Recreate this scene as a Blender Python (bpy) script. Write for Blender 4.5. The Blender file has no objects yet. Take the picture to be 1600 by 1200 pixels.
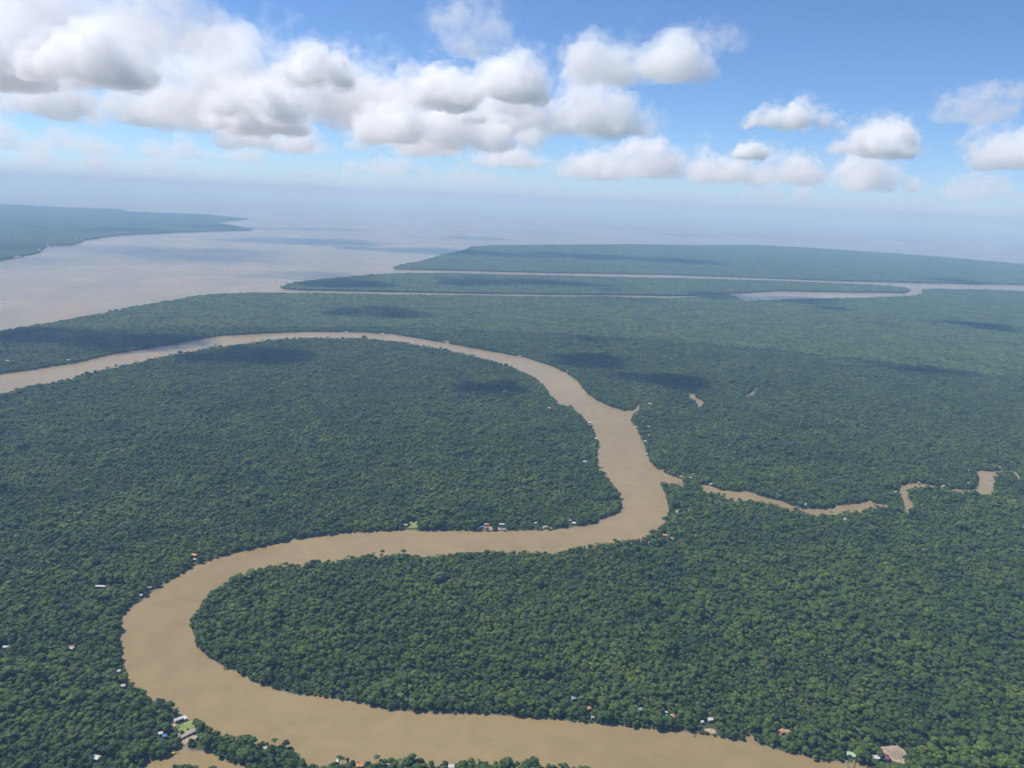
import bpy, bmesh, math, random
import numpy as np
from mathutils import Vector, Matrix, Quaternion, noise as mnoise
from mathutils.geometry import delaunay_2d_cdt

random.seed(7)
rng = np.random.default_rng(7)
scene = bpy.context.scene
COL = scene.collection
R = math.radians

# ------------------------------------------------------------------ camera
CAM_H = 600.0
FPX = 1250.0                      # focal length in pixels of a 1600 px wide frame
HORIZON_Y, HORIZON_SLOPE = 312.0, 0.045
roll = math.atan(HORIZON_SLOPE)
pitch = math.atan((600.0 - HORIZON_Y) * math.cos(roll) / FPX)
F = Vector((0, math.cos(pitch), -math.sin(pitch)))
X0 = Vector((1, 0, 0))
Z0 = X0.cross(F).normalized()
RT = math.cos(roll) * X0 + math.sin(roll) * Z0
UP = -math.sin(roll) * X0 + math.cos(roll) * Z0
cam_data = bpy.data.cameras.new("camera")
cam_data.sensor_width = 36.0
cam_data.lens = 36.0 * FPX / 1600.0
cam_data.clip_start = 1.0
cam_data.clip_end = 400000.0
cam = bpy.data.objects.new("camera", cam_data)
COL.objects.link(cam)
CAM = Vector((0, 0, CAM_H))
M = Matrix.Identity(4)
for i in range(3):
    M[i][0], M[i][1], M[i][2], M[i][3] = RT[i], UP[i], -F[i], CAM[i]
cam.matrix_world = M
scene.camera = cam

# ------------------------------------------------------------------ sky, sun, exposure
SUN_EL, SUN_AZ = R(57), R(-72)     # azimuth clockwise from +Y: the sun stands to the left, a little ahead
world = bpy.data.worlds.new("World")
scene.world = world
world.use_nodes = True
wn = world.node_tree
wn.nodes.clear()
sky = wn.nodes.new("ShaderNodeTexSky")
sky.sky_type = 'NISHITA'
sky.sun_disc = False
sky.sun_elevation = SUN_EL
sky.sun_rotation = SUN_AZ
sky.altitude = 3000.0
sky.air_density = 1.0
sky.dust_density = 0.8
sky.ozone_density = 9.0
bgn = wn.nodes.new("ShaderNodeBackground")
bgn.inputs["Strength"].default_value = 0.12
won = wn.nodes.new("ShaderNodeOutputWorld")
wn.links.new(sky.outputs[0], bgn.inputs[0])
wn.links.new(bgn.outputs[0], won.inputs[0])

sun_dir = Vector((math.sin(SUN_AZ) * math.cos(SUN_EL), math.cos(SUN_AZ) * math.cos(SUN_EL), math.sin(SUN_EL)))
sl = bpy.data.lights.new("sun", 'SUN')
sl.energy = 4.8
sl.angle = R(0.5)
sl.color = (1.0, 0.95, 0.87)
sun = bpy.data.objects.new("sun", sl)
COL.objects.link(sun)
sun.rotation_euler = (-sun_dir).to_track_quat('-Z', 'Y').to_euler()
sun.location = (0, 0, 3000)

vs = scene.view_settings
vs.view_transform = 'Standard'
vs.look = 'None'
vs.exposure = 0.27
vs.gamma = 1.0
vs.use_curve_mapping = False
scene.render.engine = 'CYCLES'
cy = scene.cycles
cy.max_bounces = 32
cy.diffuse_bounces = 2
cy.glossy_bounces = 2
cy.transmission_bounces = 2
cy.transparent_max_bounces = 400
cy.volume_bounces = 32
cy.use_adaptive_sampling = True
cy.adaptive_threshold = 0.02
cy.use_denoising = True
try:
    cy.denoiser = 'OPENIMAGEDENOISE'
except Exception:
    pass
cy.volume_step_rate = 0.35
cy.volume_max_steps = 256
cy.sample_clamp_indirect = 6.0

HAZE_TOP = 880.0
HAZE_DENSITY = 7.4e-5
HAZE_COLOR = (0.34, 0.60, 1.0)

# ------------------------------------------------------------------ pixel <-> world
def ray(px, py):
    d = F + RT * ((px - 800.0) / FPX) + UP * ((600.0 - py) / FPX)
    return d.normalized()

def ground(px, py, h=0.0):
    d = ray(px, py)
    dz = min(d.z, -0.004)
    t = (h - CAM_H) / dz
    return CAM + d * t

def project(P):
    v = P - np.array(CAM)
    f = v @ np.array(F)
    x = 800 + FPX * (v @ np.array(RT)) / f
    y = 600 - FPX * (v @ np.array(UP)) / f
    return x, y, f

# ------------------------------------------------------------------ small helpers
def setp(o, label=None, cat=None, group=None, kind=None):
    if label: o["label"] = label
    if cat: o["category"] = cat
    if group: o["group"] = group
    if kind: o["kind"] = kind
    return o

def link(name, mesh, mats=None, parent=None, loc=None):
    o = bpy.data.objects.new(name, mesh)
    COL.objects.link(o)
    if mats is not None:
        for m in (mats if isinstance(mats, (list, tuple)) else [mats]):
            if mesh is not None and m.name not in [k.name for k in mesh.materials if k]:
                mesh.materials.append(m)
    if parent: o.parent = parent
    if loc is not None: o.location = loc
    return o

def empty(name, loc, rz=0.0):
    o = bpy.data.objects.new(name, None)
    COL.objects.link(o)
    o.empty_display_size = 2.0
    o.location = loc
    o.rotation_euler = (0, 0, rz)
    return o

def mesh_from(name, v, f):
    m = bpy.data.meshes.new(name)
    m.from_pydata([tuple(map(float, p)) for p in v], [], [tuple(map(int, q)) for q in f])
    m.update()
    return m

class MB:
    """collects boxes and loose polygons into one mesh"""
    def __init__(self):
        self.v, self.f = [], []
    def box(self, x0, x1, y0, y1, z0, z1):
        b = len(self.v)
        self.v += [(x0, y0, z0), (x1, y0, z0), (x1, y1, z0), (x0, y1, z0), (x0, y0, z1), (x1, y0, z1), (x1, y1, z1), (x0, y1, z1)]
        self.f += [tuple(b + k for k in q) for q in ((0, 3, 2, 1), (4, 5, 6, 7), (0, 1, 5, 4), (1, 2, 6, 5), (2, 3, 7, 6), (3, 0, 4, 7))]
        return self
    def poly(self, pts, faces):
        b = len(self.v)
        self.v += list(pts)
        self.f += [tuple(b + k for k in q) for q in faces]
        return self
    def mesh(self, name):
        return mesh_from(name, self.v, self.f)

# ------------------------------------------------------------------ materials
def mat_new(name):
    m = bpy.data.materials.new(name)
    m.use_nodes = True
    m.node_tree.nodes.clear()
    return m, m.node_tree.nodes, m.node_tree.links

def nd(nodes, t, **kw):
    n = nodes.new(t)
    for k, v in kw.items():
        if k in n.inputs: n.inputs[k].default_value = v
        else: setattr(n, k, v)
    return n

def ramp(nodes, stops, interp='LINEAR'):
    n = nodes.new("ShaderNodeValToRGB")
    n.color_ramp.interpolation = interp
    e = n.color_ramp.elements
    while len(e) > 1: e.remove(e[-1])
    e[0].position, e[0].color = stops[0][0], (*stops[0][1], 1)
    for p, c in stops[1:]:
        q = e.new(p)
        q.color = (*c, 1)
    return n

TONES = [(0.0, (0.066, 0.114, 0.030)), (0.22, (0.080, 0.140, 0.032)), (0.5, (0.094, 0.162, 0.034)),
         (0.74, (0.110, 0.178, 0.037)), (0.90, (0.130, 0.188, 0.041)), (0.96, (0.126, 0.138, 0.055)), (1.0, (0.170, 0.228, 0.052))]
def mat_foliage(name="foliage", lo=0.0, hi=1.0):
    m, n, l = mat_new(name)
    oi = n.new("ShaderNodeObjectInfo")
    geo = n.new("ShaderNodeNewGeometry")
    r = ramp(n, TONES)
    mr = nd(n, "ShaderNodeMapRange")
    mr.inputs["To Min"].default_value = lo; mr.inputs["To Max"].default_value = hi
    l.new(oi.outputs["Random"], mr.inputs["Value"])
    l.new(mr.outputs[0], r.inputs[0])
    # stands of trees of differing tone, tens to hundreds of metres across
    nz = nd(n, "ShaderNodeTexNoise", Scale=0.006, Detail=4.0, Roughness=0.6)
    l.new(geo.outputs["Position"], nz.inputs["Vector"])
    r2 = ramp(n, [(0.32, (0.66, 0.76, 0.82)), (0.5, (1.0, 1.0, 1.0)), (0.68, (1.30, 1.18, 1.0))])
    l.new(nz.outputs["Fac"], r2.inputs[0])
    mx = nd(n, "ShaderNodeMix", data_type='RGBA', blend_type='MULTIPLY')
    mx.inputs[0].default_value = 1.0
    l.new(r.outputs[0], mx.inputs[6]); l.new(r2.outputs[0], mx.inputs[7])
    nzm = nd(n, "ShaderNodeTexNoise", Scale=0.028, Detail=3.0, Roughness=0.55)
    l.new(geo.outputs["Position"], nzm.inputs["Vector"])
    rm = ramp(n, [(0.32, (0.64, 0.70, 0.78)), (0.52, (1.0, 1.0, 1.0)), (0.70, (1.34, 1.26, 1.0))])
    l.new(nzm.outputs["Fac"], rm.inputs[0])
    mxm = nd(n, "ShaderNodeMix", data_type='RGBA', blend_type='MULTIPLY')
    mxm.inputs[0].default_value = 1.0
    l.new(mx.outputs[2], mxm.inputs[6]); l.new(rm.outputs[0], mxm.inputs[7])
    mx = mxm
    # leaf-to-leaf variation
    nz2 = nd(n, "ShaderNodeTexNoise", Scale=0.9, Detail=2.0)
    l.new(geo.outputs["Position"], nz2.inputs["Vector"])
    r3 = ramp(n, [(0.3, (0.74, 0.76, 0.78)), (0.7, (1.26, 1.24, 1.18))])
    l.new(nz2.outputs["Fac"], r3.inputs[0])
    mx2 = nd(n, "ShaderNodeMix", data_type='RGBA', blend_type='MULTIPLY')
    mx2.inputs[0].default_value = 1.0
    l.new(mx.outputs[2], mx2.inputs[6]); l.new(r3.outputs[0], mx2.inputs[7])
    d = n.new("ShaderNodeBsdfPrincipled")
    d.inputs["Roughness"].default_value = 0.55
    d.inputs["Specular IOR Level"].default_value = 0.18
    l.new(mx2.outputs[2], d.inputs["Base Color"])
    tr = n.new("ShaderNodeBsdfTranslucent")
    l.new(mx2.outputs[2], tr.inputs["Color"])
    ms = n.new("ShaderNodeMixShader"); ms.inputs[0].default_value = 0.40
    l.new(d.outputs[0], ms.inputs[1]); l.new(tr.outputs[0], ms.inputs[2])
    out = n.new("ShaderNodeOutputMaterial")
    l.new(ms.outputs[0], out.inputs[0])
    return m

def mat_noise(name, c1, c2, scale, rough=0.9, detail=5.0, spec=0.2, bump=0.0, coord="Position"):
    m, n, l = mat_new(name)
    if coord == "Position":
        g = n.new("ShaderNodeNewGeometry"); src = g.outputs["Position"]
    else:
        g = n.new("ShaderNodeTexCoord"); src = g.outputs["Object"]
    nz = nd(n, "ShaderNodeTexNoise", Scale=scale, Detail=detail, Roughness=0.6)
    l.new(src, nz.inputs["Vector"])
    r = ramp(n, [(0.3, c1), (0.7, c2)])
    l.new(nz.outputs["Fac"], r.inputs[0])
    d = n.new("ShaderNodeBsdfPrincipled")
    d.inputs["Roughness"].default_value = rough
    d.inputs["Specular IOR Level"].default_value = spec
    l.new(r.outputs[0], d.inputs["Base Color"])
    if bump:
        b = nd(n, "ShaderNodeBump", Strength=bump, Distance=0.5)
        l.new(nz.outputs["Fac"], b.inputs["Height"]); l.new(b.outputs[0], d.inputs["Normal"])
    out = n.new("ShaderNodeOutputMaterial")
    l.new(d.outputs[0], out.inputs[0])
    return m

def mat_water():
    m, n, l = mat_new("silty_water")
    g = n.new("ShaderNodeNewGeometry")
    mp = nd(n, "ShaderNodeMapping")
    l.new(g.outputs["Position"], mp.inputs["Vector"])
    nz = nd(n, "ShaderNodeTexNoise", Scale=0.0016, Detail=3.0, Roughness=0.5)
    nz.inputs["Distortion"].default_value = 1.2
    l.new(mp.outputs[0], nz.inputs["Vector"])
    r = ramp(n, [(0.30, (0.228, 0.170, 0.076)), (0.70, (0.268, 0.204, 0.102))])   # drifting silt
    l.new(nz.outputs["Fac"], r.inputs[0])
    st = nd(n, "ShaderNodeTexNoise", Scale=0.011, Detail=4.0, Roughness=0.55)      # current lines
    st.inputs["Distortion"].default_value = 2.5
    l.new(g.outputs["Position"], st.inputs["Vector"])
    rs_ = ramp(n, [(0.35, (0.93, 0.93, 0.92)), (0.65, (1.06, 1.06, 1.07))])
    l.new(st.outputs["Fac"], rs_.inputs[0])
    mw = nd(n, "ShaderNodeMix", data_type='RGBA', blend_type='MULTIPLY')
    mw.inputs[0].default_value = 1.0
    l.new(r.outputs[0], mw.inputs[6]); l.new(rs_.outputs[0], mw.inputs[7])
    d = n.new("ShaderNodeBsdfDiffuse")
    l.new(mw.outputs[2], d.inputs["Color"])
    gl = n.new("ShaderNodeBsdfGlossy")
    w2 = nd(n, "ShaderNodeTexNoise", Scale=0.0025, Detail=2.0, Roughness=0.5)
    l.new(g.outputs["Position"], w2.inputs["Vector"])
    r4 = ramp(n, [(0.35, (0.11, 0.11, 0.11)), (0.65, (0.28, 0.28, 0.28))])          # calm and wind-ruffled patches
    l.new(w2.outputs["Fac"], r4.inputs[0]); l.new(r4.outputs[0], gl.inputs["Roughness"])
    fr = nd(n, "ShaderNodeFresnel", IOR=1.33)
    mu = nd(n, "ShaderNodeMath", operation='MULTIPLY')                              # wavelets tilted to the eye mirror less than a flat sheet
    l.new(fr.outputs[0], mu.inputs[0]); mu.inputs[1].default_value = 0.72
    mxs = n.new("ShaderNodeMixShader")
    l.new(mu.outputs[0], mxs.inputs[0]); l.new(d.outputs[0], mxs.inputs[1]); l.new(gl.outputs[0], mxs.inputs[2])
    out = n.new("ShaderNodeOutputMaterial")
    l.new(mxs.outputs[0], out.inputs[0])
    return m

def mat_volume(name, color, density, aniso):
    m, n, l = mat_new(name)
    v = n.new("ShaderNodeVolumePrincipled")
    v.inputs["Color"].default_value = (*color, 1)
    v.inputs["Density"].default_value = density
    v.inputs["Anisotropy"].default_value = aniso
    out = n.new("ShaderNodeOutputMaterial")
    l.new(v.outputs[0], out.inputs["Volume"])
    return m

def mat_vapour(dens, aniso, size, cut, seed):
    """cloud droplets: torn into shreds of the given size near the rim"""
    m = mat_volume("cloud_vapour", (.999, .9995, 1.0), dens, aniso)
    n, l = m.node_tree.nodes, m.node_tree.links
    tc = n.new("ShaderNodeTexCoord")
    mp = nd(n, "ShaderNodeMapping")
    mp.inputs["Location"].default_value = (seed * 7.3, seed * 3.1, 0)
    mp.inputs["Scale"].default_value = (1 / size, 1 / size, 1.25 / size)
    l.new(tc.outputs["Object"], mp.inputs["Vector"])
    nz = nd(n, "ShaderNodeTexNoise", Scale=1.0, Detail=5.0, Roughness=0.62)
    l.new(mp.outputs[0], nz.inputs["Vector"])
    mr = nd(n, "ShaderNodeMapRange")
    mr.inputs["From Min"].default_value = cut; mr.inputs["From Max"].default_value = cut + .13
    mr.inputs["To Min"].default_value = 0.0; mr.inputs["To Max"].default_value = dens
    l.new(nz.outputs["Fac"], mr.inputs["Value"])
    l.new(mr.outputs[0], n["Principled Volume"].inputs["Density"])
    return m

MAT = {
    "foliage": mat_foliage(),
    "dark green": mat_foliage("dark_foliage", 0.0, 0.18), "mid green": mat_foliage("mid_foliage", 0.32, 0.55),
    "light green": mat_foliage("light_foliage", 0.66, 0.84), "olive": mat_foliage("olive_foliage", 0.90, 0.955),
    "bark": mat_noise("bark", (0.10, 0.085, 0.065), (0.20, 0.18, 0.15), 2.0, coord="Object"),
    "soil": mat_noise("forest_floor", (0.030, 0.050, 0.020), (0.060, 0.075, 0.030), 0.15),
    "mud": mat_noise("river_mud", (0.09, 0.075, 0.05), (0.26, 0.20, 0.14), 0.05, rough=0.7),
    "grass": mat_noise("short_grass", (0.10, 0.17, 0.04), (0.27, 0.29, 0.11), 0.22),
    "earth": mat_noise("bare_earth", (0.26, 0.19, 0.13), (0.40, 0.31, 0.22), 0.3),
    "water": mat_water(),
}
ROOFS = {
    "white": ((0.42, 0.42, 0.40), (0.70, 0.70, 0.68)),
    "cream": ((0.52, 0.48, 0.40), (0.68, 0.64, 0.54)),
    "grey": ((0.28, 0.28, 0.27), (0.42, 0.41, 0.39)),
    "beige": ((0.40, 0.35, 0.29), (0.54, 0.48, 0.41)),
    "orange": ((0.48, 0.20, 0.09), (0.62, 0.30, 0.15)),
    "red": ((0.34, 0.10, 0.07), (0.48, 0.17, 0.12)),
    "maroon": ((0.16, 0.045, 0.045), (0.26, 0.08, 0.075)),
    "blue": ((0.05, 0.16, 0.42), (0.09, 0.24, 0.55)),
    "slate": ((0.25, 0.31, 0.37), (0.36, 0.42, 0.48)),
    "tan": ((0.38, 0.29, 0.20), (0.50, 0.40, 0.29)),
    "green": ((0.30, 0.42, 0.24), (0.42, 0.52, 0.34)),
    "yellow": ((0.62, 0.42, 0.06), (0.74, 0.54, 0.12)),
    "wood": ((0.16, 0.12, 0.085), (0.30, 0.24, 0.18)),
    "dark": ((0.02, 0.02, 0.02), (0.05, 0.045, 0.04)),
}
for k, (a, b) in ROOFS.items():
    MAT[k] = mat_noise("paint_" + k if k not in ("wood",) else "weathered_wood", a, b, 0.8, rough=0.6, coord="Object")

# ------------------------------------------------------------------ coast lines, traced on the ground plane
TREE_H = 10.0     # where the near shore is hidden, its tree tops are what one sees

def to_world(pts, land_inside):
    """outline in photo pixels -> outline on the ground. Shores seen over the tops of their own trees are pulled forward."""
    n = len(pts)
    area = sum(pts[i][0] * pts[(i + 1) % n][1] - pts[(i + 1) % n][0] * pts[i][1] for i in range(n))
    sgn = 1.0 if area > 0 else -1.0
    out = []
    for i in range(n):
        a, b, c = pts[i - 1], pts[i], pts[(i + 1) % n]
        tx, ty = c[0] - a[0], c[1] - a[1]
        L = math.hypot(tx, ty) or 1.0
        nx, ny = -ty / L * sgn, tx / L * sgn          # points inside
        down = ny if land_inside else -ny             # land lies below this shore in the picture
        h = TREE_H * max(0.0, min(1.0, down * 1.3))
        out.append(ground(b[0], b[1], h).xy)
    return out

def refine(pts, step_fn, amp=0.35, closed=True, seed=0):
    """subdivide an outline and roughen it, so that banks are ragged instead of straight"""
    out = []
    n = len(pts)
    for i in range(n if closed else n - 1):
        a, b = pts[i], pts[(i + 1) % n]
        L = (b - a).length
        d = min(a.length, b.length)
        step = step_fn(d)
        k = max(1, int(L / step))
        nrm = Vector((-(b - a).y, (b - a).x)).normalized() if L > 0 else Vector((0, 0))
        for j in range(k):
            t = j / k
            p = a.lerp(b, t)
            if j and L < 4000:
                w = mnoise.noise(Vector((p.x * 0.03, p.y * 0.03, seed)))+0.6*mnoise.noise(Vector((p.x * 0.09, p.y * 0.09, seed)))
                p = p + nrm * w * min(step * amp, 6.0)
            out.append(p)
    return out

STEP = lambda d: max(14.0, d * 0.012)
# main river, one closed water outline: north bank left to right, round the bends, and back along the other bank
north_bank = [(-160, 606), (0, 585), (60, 577), (120, 567), (180, 553), (240, 543), (300, 532), (345, 525), (400, 522), (470, 519), (545, 519),
    (610, 522), (670, 532), (720, 541), (770, 550), (820, 559), (855, 570), (885, 583), (905, 598), (915, 612), (930, 625), (955, 636), (975, 642),
    (990, 640), (998, 632), (1000, 637), (990, 648), (986, 656), (994, 668), (1002, 685), (1009, 704), (1016, 721), (1026, 732), (1044, 741), (1068, 750),
    (1070, 757), (1046, 755), (1031, 749), (1030, 756), (1041, 772), (1046, 790), (1044, 805), (1035, 818), (1020, 830), (1005, 840),
    (985, 842), (969, 844), (949, 847), (921, 850), (879, 858), (848, 860), (803, 859), (760, 859), (719, 860), (693, 864), (674, 868), (654, 866), (620, 864),
    (578, 865), (550, 868), (500, 875), (457, 880), (417, 884), (404, 888), (380, 897), (367, 904), (345, 913), (329, 921), (324, 935), (308, 953),
    (301, 967), (301, 988), (311, 1012), (329, 1028), (353, 1044), (383, 1057), (407, 1068), (459, 1085), (500, 1087), (562, 1097), (587, 1105),
    (656, 1112), (766, 1116), (847, 1121), (897, 1127), (950, 1131), (1015, 1138), (1062, 1142), (1115, 1149), (1160, 1156), (1166, 1142), (1171, 1143), (1185, 1162),
    (1222, 1174), (1262, 1180), (1275, 1187), (1312, 1190), (1340, 1192), (1362, 1201), (1400, 1222), (1450, 1260), (1500, 1320)]
south_bank = [(1150, 1320), (1050, 1250), (960, 1207), (900, 1193), (869, 1192), (837, 1190), (800, 1186), (744, 1182), (700, 1187), (637, 1184), (594, 1182), (544, 1181), (519, 1185),
    (490, 1194), (478, 1199), (471, 1196), (474, 1186), (466, 1173), (447, 1161), (419, 1156), (384, 1156), (375, 1146), (347, 1140), (312, 1125), (291, 1118), (284, 1108), (266, 1095), (237, 1083),
    (219, 1072), (203, 1066), (192, 1050), (188, 1033), (185, 1001), (183, 991), (190, 967), (193, 955), (220, 940), (226, 932), (265, 905), (311, 880), (353, 867), (393, 858), (457, 843),
    (505, 837), (550, 832), (590, 830), (634, 828), (690, 829), (740, 830), (789, 829), (845, 828), (887, 825), (910, 821), (930, 817), (950, 806), (965, 801), (970, 792), (969, 780), (962, 765), (952, 747),
    (940, 737), (930, 725), (931, 712), (934, 695), (929, 680), (925, 667), (915, 657), (905, 645), (892, 635), (875, 631), (867, 624), (852, 605), (837, 590), (815, 580),
    (796, 571), (754, 558), (692, 545), (627, 533), (568, 528), (477, 527), (422, 530), (381, 536), (333, 542), (293, 549), (235, 560), (187, 572), (121, 585), (112, 592), (93, 594), (48, 602), (0, 614), (-160, 640)]
river_px = north_bank + south_bank
creeks_px = [
    [(1089, 757), (1103, 758), (1128, 766), (1146, 768), (1165, 767), (1185, 774), (1203, 780), (1224, 784), (1243, 792), (1260, 795), (1290, 796), (1308, 789), (1330, 788), (1345, 785), (1358, 782),
     (1366, 786), (1390, 790), (1388, 793), (1366, 789), (1345, 796), (1318, 798), (1305, 803), (1270, 803), (1256, 796), (1228, 794), (1205, 787), (1188, 783), (1165, 782), (1145, 779), (1128, 771), (1103, 768)],
    [(1401, 768), (1407, 758), (1431, 754), (1440, 756), (1472, 761), (1474, 763), (1438, 759), (1424, 763), (1419, 770), (1419, 779), (1428, 788), (1427, 797), (1418, 802), (1410, 791), (1408, 779)],
    [(1483, 764), (1512, 766), (1522, 762), (1529, 757), (1529, 747), (1522, 737), (1527, 734), (1540, 736), (1552, 737), (1566, 734), (1564, 737), (1554, 743), (1557, 752), (1555, 760), (1556, 767), (1539, 772), (1516, 769), (1483, 767)],
    [(1577, 733), (1583, 733), (1596, 748), (1592, 749)],
    [(1072, 615), (1078, 614), (1087, 616), (1088, 622), (1094, 624), (1102, 630), (1096, 633), (1090, 637), (1087, 625), (1077, 620)],
    [(1163, 617), (1175, 612), (1179, 604), (1183, 601), (1183, 608), (1178, 616), (1166, 619)],
    [(205, 1225), (221, 1200), (224, 1190), (242, 1182), (256, 1184), (264, 1177), (282, 1170), (289, 1162), (293, 1163), (297, 1171), (310, 1173), (330, 1172), (345, 1184), (378, 1195), (400, 1215),
     (370, 1215), (335, 1200), (320, 1194), (295, 1194), (270, 1190), (262, 1197), (258, 1225)],
]
bay_lands_px = {
    "far": [(-420, 300), (-150, 312), (0, 319), (100, 324), (187, 327), (200, 331), (320, 335), (389, 342), (336, 348), (360, 352), (395, 360), (293, 363), (187, 368), (133, 376), (117, 383), (75, 384), (61, 396), (13, 405), (0, 408), (-150, 440), (-420, 470)],
    "outer": [(614, 418), (627, 413), (656, 408), (692, 398), (728, 390), (737, 385.5), (770, 383.5), (850, 383), (986, 382), (1084, 383.5), (1178, 383), (1272, 388), (1366, 394), (1459, 401), (1553, 409), (1600, 413), (1760, 426),
              (1760, 450), (1600, 445.5), (1459, 443), (1319, 439.5), (1178, 434.5), (1037, 429.5), (850, 426.5), (770, 424.5), (689, 422.5), (620, 421)],
    "strip": [(438, 447.5), (458, 441), (523, 434), (591, 428.5), (640, 426.5), (705, 426.5), (802, 429), (900, 431), (1037, 434), (1225, 439), (1366, 445), (1412, 449), (1423, 454), (1412, 458), (1319, 457), (1216, 455),
              (1131, 460), (1061, 463), (953, 461.3), (850, 461), (819, 460.3), (705, 458.5), (549, 455.5), (471, 454), (444, 452)],
}
main_top_px = [(-300, 560), (-150, 541), (0, 517), (50, 508), (100, 500), (150, 491), (200, 480), (250, 472), (300, 463), (340, 459), (400, 457), (480, 458), (560, 459), (660, 460.5), (760, 461.5), (820, 462.5), (880, 463.2), (950, 463.6), (1000, 464.8), (1058, 465.8),
    (1078, 464.0), (1110, 462.2), (1140, 461.4), (1152, 463.5), (1165, 470), (1200, 469), (1262, 467), (1356, 465), (1427, 462), (1442, 458), (1440, 452.5), (1459, 451), (1530, 453), (1600, 455), (1760, 462)]
main_px = main_top_px + [(2300, 700), (2500, 1700), (800, 2000), (-900, 1700), (-700, 800)]

river_w = refine(to_world(river_px, False), STEP, seed=1)
creeks_w = [refine(to_world(c, False), lambda d: 12.0, amp=0.3, seed=2 + i) for i, c in enumerate(creeks_px)]
lands_w = {k: refine(to_world(v, True), STEP, seed=30) for k, v in bay_lands_px.items()}
main_w = refine(to_world(main_px, True), STEP, seed=40)

def inside(P, poly):
    """vectorised even-odd test. P: (n,2)"""
    poly = np.array([(p[0], p[1]) for p in poly])
    res = np.zeros(len(P), bool)
    lo, hi = poly.min(0), poly.max(0)
    sel = np.where((P[:, 0] >= lo[0]) & (P[:, 0] <= hi[0]) & (P[:, 1] >= lo[1]) & (P[:, 1] <= hi[1]))[0]
    if not len(sel): return res
    x, y = P[sel, 0], P[sel, 1]
    r = np.zeros(len(sel), bool)
    j = len(poly) - 1
    for i in range(len(poly)):
        xi, yi = poly[i]; xj, yj = poly[j]
        if yi != yj:
            c = (yi > y) != (yj > y)
            if c.any():
                r[c] ^= x[c] < (xj - xi) * (y[c] - yi) / (yj - yi) + xi
        j = i
    res[sel] = r
    return res

def is_land(P):
    m = inside(P, main_w)
    m &= ~inside(P, river_w)
    for c in creeks_w: m &= ~inside(P, c)
    for k in lands_w: m |= inside(P, lands_w[k])
    return m

# ------------------------------------------------------------------ water and ground
WR = 95000.0
rings = [0, 400, 800, 1600, 3200, 6400, 12800, 25600, 51200, WR]
wv, wf = [(0, 0, 0)], []
NS = 64
for r_ in rings[1:]:
    for k in range(NS):
        a = 2 * math.pi * k / NS
        wv.append((r_ * math.cos(a), r_ * math.sin(a) + 0, 0.0))
for k in range(NS):
    wf.append((0, 1 + k, 1 + (k + 1) % NS))
for q in range(len(rings) - 2):
    for k in range(NS):
        a, b = 1 + q * NS + k, 1 + q * NS + (k + 1) % NS
        wf.append((a, a + NS, b + NS, b))
setp(link("water", mesh_from("water", wv, wf), MAT["water"]), "silt-brown tidal river and wide estuary reaching the horizon", "water", kind="structure")

LAND_Z = 0.7
def land_mesh(name, loops, keep):
    verts, edges = [], []
    for lp in loops:
        b = len(verts)
        verts += [Vector((p[0], p[1])) for p in lp]
        edges += [(b + i, b + (i + 1) % len(lp)) for i in range(len(lp))]
    v, e, f, *_ = delaunay_2d_cdt(verts, edges, [], 0, 1e-3)
    V = np.array([(p[0], p[1]) for p in v])
    tri = np.array([t for t in f if len(t) == 3])
    k = keep(V[tri].mean(1))
    tri = tri[k]
    # counter-clockwise
    a = V[tri]
    cr = (a[:, 1, 0] - a[:, 0, 0]) * (a[:, 2, 1] - a[:, 0, 1]) - (a[:, 1, 1] - a[:, 0, 1]) * (a[:, 2, 0] - a[:, 0, 0])
    tri[cr < 0] = tri[cr < 0][:, ::-1]
    edge = set()
    for t in tri:
        for i in range(3): edge.add((t[i], t[(i + 1) % 3]))
    bnd = [(a_, b_) for a_, b_ in edge if (b_, a_) not in edge]
    used = np.unique(tri)
    verts3 = [(p[0], p[1], LAND_Z) for p in V]
    faces = [tuple(t) for t in tri]
    nrm = {}
    for a_, b_ in bnd:
        d = V[b_] - V[a_]
        nn = np.array((d[1], -d[0])) / (np.hypot(*d) + 1e-9)
        for q in (a_, b_): nrm[q] = nrm.get(q, np.zeros(2)) + nn
    foot = {}
    for q, nn in nrm.items():
        nn = nn / (np.hypot(*nn) + 1e-9)
        p = V[q]
        w = 1.4 + 9.0 * max(0.0, mnoise.noise(Vector((p[0] * 0.02, p[1] * 0.02, 5.0))) - 0.05)
        foot[q] = len(verts3)
        verts3.append((p[0] + nn[0] * w, p[1] + nn[1] * w, -0.4))
    nb = len(faces)
    for a_, b_ in bnd:
        faces.append((b_, a_, foot[a_], foot[b_]))
    m = mesh_from(name, verts3, faces)
    m.materials.append(MAT["soil"]); m.materials.append(MAT["mud"])
    mi = np.zeros(len(faces), np.int32); mi[nb:] = 1
    m.polygons.foreach_set("material_index", mi)
    o = link(name, m)
    return o

def keep_main(P):
    m = inside(P, main_w) & ~inside(P, river_w)
    for c in creeks_w: m &= ~inside(P, c)
    return m

setp(land_mesh("ground", [main_w, river_w] + creeks_w, keep_main), kind="structure")
for k, v in lands_w.items():
    setp(land_mesh("island_terrain", [v], lambda P, v=v: inside(P, v)), kind="structure")

# ------------------------------------------------------------------ clearings (filled by the settlement list, used by the forest)
CLEAR = []          # (x, y, radius) : no tree stems here
def clear_at(x, y, r): CLEAR.append((x, y, r))
def clear_view(p, r, reach):
    """the yard in front of a house, towards the viewer's side, is kept free of tall trees"""
    u = Vector((p.x, p.y)).normalized()
    s = 0.0
    while s <= reach:
        CLEAR.append((p.x - u.x * s, p.y - u.y * s, r))
        s += r * 0.8

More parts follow.
